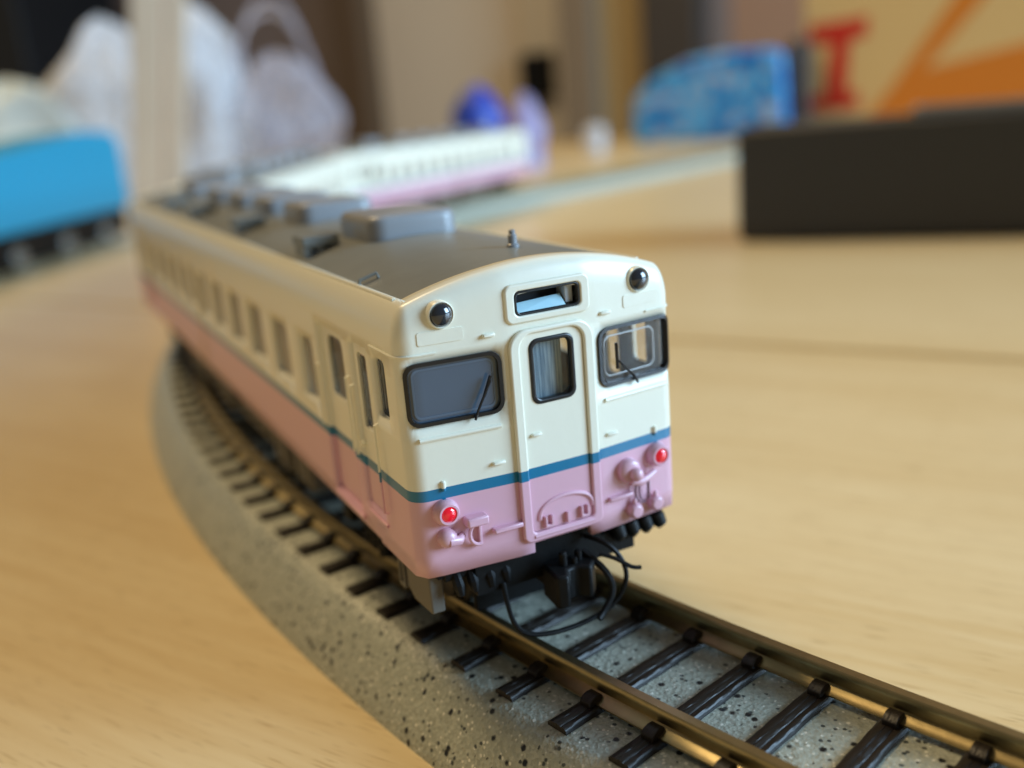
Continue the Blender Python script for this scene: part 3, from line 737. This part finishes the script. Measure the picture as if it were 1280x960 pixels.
    # coupler: head, pocket, arched guide hoop, uncoupling rod
    cp = empty('coupler', (0, 0, 3.9)); cp.parent = P
    mb = MB(); mb.box(-1.15, 1.15, -.6, 7.5, -.75, .85); mb.build('shank', BLACK, cp, bevel=.15)
    mb = MB(); mb.prism([(-1.5, .6), (1.5, .6), (1.7, -.9), (.9, -1.7), (.2, -1.0), (-.5, -1.1), (-.9, -2.0), (-1.7, -1.7)], -1.1, 1.2, 2)
    hd = mb.build('knuckle', BLACK, cp, bevel=.2)
    for pr, p_ in (([(.28, -.3), (.28, .8), (.18, .9)], (-.4, -.4, 1.2)), ([(.25, -.3), (.25, .6), (.1, .7)], (.8, -.3, 1.2)), ([(.22, -.2), (.22, .6)], (.3, -.6, 1.0))):
        MB().lathe(pr, p_, (0, 0, 1), 12).build('coupler_pin', BLACK, hd)
    def P3(x, y, z_): return (x, y, z_-3.9)
    hoop = [(-4.2, .9, 4.4), (-4.35, -.2, 2.6), (-4.0, -.8, 1.7), (-3.2, -1.1, 1.3), (-2.2, -1.3, 1.15), (-.8, -1.4, 1.1), (.8, -1.4, 1.2), (2.1, -1.5, 1.6), (3.0, -1.6, 2.3), (3.5, -1.7, 3.4), (3.55, -1.5, 4.3), (3.2, -1.2, 5.2), (2.6, -.6, 5.9), (2.0, .8, 6.0)]
    MB().tube([P3(*p) for p in smooth_path(hoop, 4)], .17, 8).build('guard_hoop', BLACK, cp)
    MB().tube([P3(*p) for p in smooth_path([(2.0, -1.0, 5.4), (2.9, -1.6, 5.0), (3.7, -2.1, 4.4), (4.3, -2.3, 4.25)], 4)], [.15]*13, 8).build('release_lever', BLACK, cp)
    MB().tube([P3(*p) for p in smooth_path([(1.3, 0, 5.5), (2.2, -1.4, 4.2), (2.3, -1.9, 3.0), (1.5, -2.1, 2.0), (.9, -2.3, 1.6)], 4)], .22, 8).build('air_hose', BLACK, cp)
    mb = MB(); mb.prism([(-4.9, 2.2), (4.9, 2.2), (4.9, 3.0), (-4.9, 3.0)], .6, 1.9, 1); 
    mb2 = MB(); mb2.plate([(-4.6, .75), (4.6, .75), (5.0, 5.9), (-5.0, 5.9)], [], .5, lambda u, v, d: Vector((u, 4.6+d-abs(u)*.0, v)))
    mb2.build('end_plate', BLACK, P, bevel=.1)
    return root
def smooth_path(p, k):
    p = [Vector(q) for q in p]; out = []
    for i in range(len(p)-1):
        a = p[max(0, i-1)]; b = p[i]; c = p[i+1]; d = p[min(len(p)-1, i+2)]
        for j in range(k):
            t = j/k; out.append(0.5*((2*b)+(c-a)*t+(2*a-5*b+4*c-d)*t*t+(3*b-a-3*c+d)*t**3))
    out.append(p[-1]); return out
def blind_mat():
    m = mat('blue_grey_door_blind', (0.10, 0.17, 0.22), rough=0.35); nt = m.node_tree; N = nt.nodes; L = nt.links; b = N['Principled BSDF']
    tc = N.new('ShaderNodeTexCoord'); mp = N.new('ShaderNodeMapping'); mp.inputs['Scale'].default_value = (60, 1, 3); L.new(tc.outputs['Object'], mp.inputs[0])
    n = N.new('ShaderNodeTexNoise'); n.inputs['Scale'].default_value = 1.0; L.new(mp.outputs[0], n.inputs[0])
    cr = N.new('ShaderNodeValToRGB'); cr.color_ramp.elements[0].position = .35; cr.color_ramp.elements[1].position = .72
    cr.color_ramp.elements[0].color = (0.08, 0.15, 0.22, 1); cr.color_ramp.elements[1].color = (0.42, 0.55, 0.62, 1)
    L.new(n.outputs[0], cr.inputs[0]); L.new(cr.outputs[0], b.inputs['Base Color']); return m
DOORB = blind_mat()
GREYL = mat('pale_grey_light_guide', (0.40, 0.44, 0.47), rough=0.2)
PINKD = mat('unpainted_mauve_wire', (0.20, 0.10, 0.13), rough=0.4)
WHEEL = mat('dark_steel_wheel', (0.10, 0.09, 0.08), rough=0.35, metal=0.8)

car = make_car()
tag(car, 'cream and pink model railcar with a blue stripe, sharp in front with red tail lamps', 'model train', 'railcars of the cream and pink train')
# two more of the same train round the curve
def copy_tree(o, parent=None):
    c = o.copy(); COL.objects.link(c); c.parent = parent
    for ch in list(o.children): copy_tree(ch, c)
    return c
HB = 46.0
def place(c, sm):
    a = path(sm-HB); b = path(sm+HB); d = b-a; ang = math.atan2(d.x, d.y)
    # car frame: bogie centres at y = YC-HB .. YC+HB, x = 0
    mid = (a+b)/2; off = Matrix.Rotation(-ang, 3, 'Z') @ Vector((0, YC, 0))
    c.location = (mid-off)*S; c.rotation_euler = (0, 0, -ang)
c2 = copy_tree(car); place(c2, 130.5); c2['label'] = 'second cream and pink railcar, mostly hidden behind the roof of the front one'
c3 = copy_tree(car); place(c3, 258.0); c3['label'] = 'last cream and pink railcar, far and blurred, its window side towards us'
# ------------------------------------------------------------------ things behind
def ray(px, py): return fw+rt*((px-640)/FPX)-up*((py-480)/FPX)
def on_table(px, py, z=ZT):
    d = ray(px, py); return CAM+d*((z-CAM.z)/d.z)
BLACKBOX = mat('black_cardboard', (0.032, 0.031, 0.031), rough=0.55, bump=(2, 0.15, 0.02))
def tw_inv(p): return Vector((p.dot(E1), p.dot(EN), p.z))
# low black storage case on the right
def local(root, mb, name, m, **k):
    o = mb.build(name, m, root, **k); return o
A = on_table(925, 303); B = on_table(1280, 296); du = (B-A).normalized(); dv = Vector((-du.y, du.x, 0))
case = empty('storage_case', (A.x, A.y, ZT), math.atan2(du.y, du.x), label='low black storage case lying on the table at the right', category='case')
local(case, MB().box(0, 200, .6, 33, 0, 16), 'tray', BLACKBOX, bevel=1.0)
local(case, MB().box(-.6, 200.6, 0, 33.6, 1.5, 29.6), 'lid', BLACKBOX, bevel=1.2)
PALE = mat('pale_grey_plastic', (0.34, 0.33, 0.31), rough=0.25)
tr = empty('plastic_tray', tuple(A+du*42+dv*6+Vector((0, 0, 29.6))), math.atan2(du.y, du.x), label='flat pale grey plastic tray lying on the black storage case', category='tray')
local(tr, MB().box(0, 90, 0, 22, 0, 1.0), 'tray_floor', PALE, bevel=.3)
for (a, b, c, d) in ((0, 90, 0, 1), (0, 90, 21, 22), (0, 1, 1, 21), (89, 90, 1, 21)): local(tr, MB().box(a, b, c, d, 1.0, 2.2), 'tray_rim', PALE, bevel=.2)

# blue toy locomotive on the left
BLUE = mat('sky_blue_paint', (0.008, 0.26, 0.42), rough=0.4)
GREYW = mat('dull_grey_wheel', (0.22, 0.22, 0.20), rough=0.3, metal=.5)
A = on_table(0, 350); B = on_table(155, 300); d_ = (B-A).normalized()
loco = empty('toy_locomotive', (A.x, A.y, ZT), math.atan2(d_.y, d_.x), label='sky blue toy locomotive with black running gear at the left edge', category='toy train')
LT = 106
mb = MB().prism([(-120, 12.3), (LT, 12.5), (LT, 38), (LT-3, 41.5), (LT-8, 43.5), (LT-30, 44), (-10, 36), (-120, 22)], 0, 27, 1); local(loco, mb, 'body', BLUE, bevel=1.5, seg=3)
local(loco, MB().box(-118, LT-2, 1.5, 25.5, 5.5, 12.3), 'running_gear', BLACK, bevel=.5)
local(loco, MB().box(-110, LT-6, .2, 3, 2.0, 7), 'bogie_frame', BLACK, bevel=.5)
for s_ in (-75, -45, 14, 48, 80):
    for y in (-.4, 25.6): local(loco, MB().lathe([(.8, -.4), (3.9, -.4), (4.3, 0), (4.3, 1.6)], (s_, y, 4.3), (0, 1, 0), 24), 'wheel', GREYW)

# soft bags and odds and ends on the back of the table
def lump(name, cx, cy, rx, ry, h, m, seed, pinch=.5, amp=.12, n=40, ledge=0):
    mb = MB(); vs_ = []; fs = []; J = 22
    for j in range(J+1):
        t = j/J; z = h*t
        r = (1-t**3.6)**.5*(1-pinch*t**1.5)*(.9+.1*math.sin(t*9+seed)) if j < J else .02
        for k in range(n):
            a = 2*PI*k/n
            q = 1+amp*2*noise.noise(Vector((math.cos(a)*1.6+seed, math.sin(a)*1.6, t*2.4)))+amp*.7*math.sin(a*7+seed+3*t)*t
            vs_.append((rx*r*q*math.cos(a), ry*r*q*math.sin(a), z*(1+.05*math.sin(a*3+seed))))
    for j in range(J):
        for k in range(n): fs.append((j*n+k, j*n+(k+1) % n, (j+1)*n+(k+1) % n, (j+1)*n+k))
    fs.append(tuple(range(n))[::-1]); fs.append(tuple(range(J*n, J*n+n)))
    return mb.add(vs_, fs).build(name, m, loc=(cx, cy, ZT), smooth=60)
def at_depth(px, D):                                          # table point straight below pixel column px at a given distance
    for y in range(600, 60, -1):
        p = on_table(px, y)
        if (p-CAM).dot(fw) > D or ray(px, y).z >= 0: return p
    return p
def film(name, col, clear):
    m = bpy.data.materials.new(name); m.use_nodes = True; N = m.node_tree.nodes; L = m.node_tree.links; b = N['Principled BSDF']; out = N['Material Output']
    b.inputs['Base Color'].default_value = (*col, 1); b.inputs['Roughness'].default_value = .28
    t = N.new('ShaderNodeBsdfTransparent'); tl = N.new('ShaderNodeBsdfTranslucent'); tl.inputs[0].default_value = (*col, 1)
    tc = N.new('ShaderNodeTexCoord'); n = N.new('ShaderNodeTexNoise'); n.inputs['Scale'].default_value = .6; n.inputs['Detail'].default_value = 4; n.inputs['Distortion'].default_value = 1.5; L.new(tc.outputs['Object'], n.inputs[0])
    bp = N.new('ShaderNodeBump'); bp.inputs['Strength'].default_value = 1; bp.inputs['Distance'].default_value = .8; L.new(n.outputs[0], bp.inputs['Height']); L.new(bp.outputs[0], b.inputs['Normal'])
    m1 = N.new('ShaderNodeMixShader'); m1.inputs[0].default_value = .35; L.new(b.outputs[0], m1.inputs[1]); L.new(tl.outputs[0], m1.inputs[2])
    mr = N.new('ShaderNodeMapRange'); mr.inputs['From Min'].default_value = .35; mr.inputs['From Max'].default_value = .65; mr.inputs['To Min'].default_value = max(0, clear-.25); mr.inputs['To Max'].default_value = clear+.2; L.new(n.outputs[0], mr.inputs[0])
    m2 = N.new('ShaderNodeMixShader'); L.new(mr.outputs[0], m2.inputs[0]); L.new(m1.outputs[0], m2.inputs[1]); L.new(t.outputs[0], m2.inputs[2]); L.new(m2.outputs[0], out.inputs[0]); return m
WHITEB = film('white_plastic_film', (0.82, 0.84, 0.88), .12)
CLEARB = film('cloudy_plastic_film', (0.62, 0.62, 0.72), .55)
TEAL = mat('white_and_pale_green_paper', (0.62, 0.72, 0.68), rough=0.6, var=(.12, .45))
DBLUE = mat('royal_blue_plastic', (0.01, 0.045, 0.38), rough=0.35)
LILAC = mat('lilac_plastic', (0.34, 0.30, 0.50), rough=0.4)
p = at_depth(165, 640); tag(lump('plastic_bag', p.x, p.y, 56, 26, 110, WHITEB, 2.1, pinch=.35, amp=.2), 'crumpled white plastic bag behind the blue toy locomotive', 'bag', 'plastic bags')
p = at_depth(272, 660); tag(lump('plastic_bag', p.x, p.y, 42, 24, 116, WHITEB, 6.3, pinch=.15, amp=.2), 'tall white plastic bag right of the wooden upright', 'bag', 'plastic bags')
p = at_depth(365, 670)
cb = lump('plastic_bag', p.x, p.y, 50, 28, 84, CLEARB, 9.4, pinch=.2, amp=.10)
for q in (0, 1): MB().tube(smooth_path([(-26, q*5, 60), (-22, q*6, 92), (-9, q*7, 116-6*q), (8, q*7, 118-6*q), (20, q*6, 98), (30, q*5, 60)], 5), 1.6, 8).build('bag_handle', CLEARB, cb)
tag(cb, 'cloudy see-through plastic bag with raised handle loops right of the tall white one', 'bag', 'plastic bags')
p = at_depth(40, 600); tag(lump('paper_parcel', p.x, p.y, 56, 30, 76, TEAL, 4.4, pinch=.2), 'white and pale green parcel behind the blue toy locomotive', 'parcel')
p = at_depth(603, 640); tag(lump('blue_cap', p.x, p.y, 24, 20, 53, DBLUE, 1.2, pinch=.25, amp=.02), 'royal blue domed cap behind the last railcar', 'cap')
p = at_depth(660, 650); tag(lump('lilac_tub', p.x, p.y, 14, 14, 46, LILAC, 3.2, pinch=.1, amp=.03), 'pale lilac tub beside the royal blue cap', 'tub')
p = on_table(745, 192); MBp = MB().lathe([(7, 0), (8, 1), (8.5, 14), (7.5, 19), (5, 21)], (0, 0, 0), (0, 0, 1), 24).build('white_pot', WHITEB, loc=(p.x, p.y, ZT)); tag(MBp, 'small white pot alone near the back of the table', 'pot')
# wooden upright
POSTW = mat('pale_pine', (0.60, 0.50, 0.38), rough=0.5, var=(.3, .12))
a = at_depth(164, 560); b = at_depth(228, 560); dd = (b-a).normalized()
post = empty('wooden_upright', (a.x, a.y, ZT), math.atan2(dd.y, dd.x), label='pale wooden upright standing between the two white bags', category='post')
wd = (b-a).length; post.rotation_euler = (0, 0.17, post.rotation_euler[2])
post['label'] = 'tall pale wooden upright standing between the two white bags'
local(post, MB().box(0, wd*.62, 0, 14, 0, 190), 'board', POSTW, bevel=.8)
local(post, MB().box(wd*.66, wd, 2, 12, 0, 190), 'board', POSTW, bevel=.8)
local(post, MB().box(wd*.62, wd*.66, 3, 11, 0, 188), 'orange_strip', mat('orange_tape', (.5, .2, .05), rough=.5))
# blue patterned pouch
def pouch_mat():
    m = mat('blue_printed_vinyl', (0.02, 0.2, 0.6), rough=0.35); nt = m.node_tree; N = nt.nodes; L = nt.links; b_ = N['Principled BSDF']
    tc = N.new('ShaderNodeTexCoord'); n = N.new('ShaderNodeTexNoise'); n.inputs['Scale'].default_value = .75; n.inputs['Detail'].default_value = 3; L.new(tc.outputs['Object'], n.inputs[0])
    cr = N.new('ShaderNodeValToRGB'); e = cr.color_ramp.elements; e[0].position = .38; e[0].color = (.01, .09, .42, 1); e[1].position = .64; e[1].color = (.42, .42, .62, 1)
    k = e.new(.45); k.color = (.02, .25, .75, 1); k = e.new(.54); k.color = (.07, .45, .90, 1)
    L.new(n.outputs[0], cr.inputs[0]); L.new(cr.outputs[0], b_.inputs['Base Color']); return m
A = on_table(790, 182); B = on_table(985, 170); dd = (B-A).normalized(); L_ = (B-A).length
pouch = empty('pencil_pouch', (A.x, A.y, ZT), math.atan2(dd.y, dd.x), label='blue patterned soft pouch with a dark end at the back of the table', category='pouch')
PM = pouch_mat()
mb = MB(); prof = [(0, 8), (.02, 38), (.14, 52), (.36, 64), (.6, 68), (.88, 67), (.97, 64), (1.0, 8), (.96, 0), (.04, 0)]
mb.prism([(a*L_, z) for a, z in prof], 0, 60, 1); local(pouch, mb, 'pouch_body', PM, bevel=14, seg=4)
local(pouch, MB().box(L_-1, L_+13, 6, 54, 4, 72), 'pouch_end', BLACKBOX, bevel=5, seg=3)
# printed carton
A = on_table(1005, 166); B = on_table(1285, 150); dd = (B-A).normalized(); L_ = (B-A).length
CREAMC = mat('cream_printed_card', (0.66, 0.50, 0.25), rough=0.5)
carton = empty('carton', (A.x, A.y, ZT), math.atan2(dd.y, dd.x), label='large cream carton printed with red and orange shapes at the right', category='carton')
local(carton, MB().box(0, L_*1.15, 0, 120, 0, 230), 'carton_body', CREAMC, bevel=1)
REDP = mat('red_print', (.55, .02, .01), rough=.5); ORP = mat('orange_print', (.62, .21, .02), rough=.5)
k = L_/280.0                                                  # about one picture pixel
def cp(poly, nm, m, th): local(carton, MB().prism([(k*(x-1005), 8+(150-y)*k*1.0) for x, y in poly], -th, .5, 1), nm, m, smooth=0)
cp([(1013, 22), (1088, 18), (1088, 42), (1066, 46), (1062, 112), (1078, 114), (1078, 134), (1012, 136), (1012, 116), (1034, 114), (1042, 48), (1013, 46)], 'red_letter', REDP, .5)
cp([(1205, -10), (1245, -10), (1160, 92), (1300, 66), (1300, 140), (1090, 148), (1120, 112)], 'orange_shape', ORP, .4)
# wall furniture behind
def wallx(px):
    d = ray(px, 60); t = (VW-12-CAM.dot(EN))/d.dot(EN); return (CAM+d*t).dot(E1)
def wseg(a, b, nm, m, dp=12, z0=ZF, z1=1500, kind='structure'):
    ua, ub = wallx(a), wallx(b); ua, ub = min(ua, ub), max(ua, ub)
    o = tbox(MB(), ua, ub, VW-dp, VW-.5, z0, z1).build(nm, m, smooth=0, bevel=2)
    if kind: o['kind'] = kind
    return o
tag(wseg(-260, 155, 'cabinet', mat('black_lacquer', (.010, .009, .009), rough=.4), 300, kind=None), 'dark cabinet against the wall at the upper left', 'cabinet')
wseg(155, 430, 'door_panel', mat('mauve_grey_door', (.27, .215, .20), rough=.6), 14)
wseg(430, 470, 'door_post', mat('dark_oak', (.14, .085, .045), rough=.5), 60)
wseg(650, 716, 'wall_panel', mat('pale_wall_panel', (.76, .69, .58), rough=.7), 8)
wseg(716, 757, 'door_post', mat('tan_oak', (.30, .22, .14), rough=.5), 70)
tag(wseg(757, 815, 'curtain', mat('ochre_cloth', (.50, .36, .17), rough=.9), 30, kind=None), 'ochre curtain hanging between the tan and the dark post', 'curtain')
wseg(815, 882, 'door_post', mat('black_brown_oak', (.065, .05, .038), rough=.5), 60)
wseg(882, 912, 'wall_panel', mat('grey_wall_panel', (.24, .20, .19), rough=.7), 10)
wseg(912, 1420, 'wall_panel', mat('salmon_wall_panel', (.42, .25, .16), rough=.8), 6)
ua, ub = sorted((wallx(655), wallx(692)))
tag(tbox(MB(), ua, ub, VW-40, VW-8.5, 40, 130).build('wall_box', BLACK, smooth=0, bevel=4), 'small black box fixed to the pale wall panel', 'wall box')
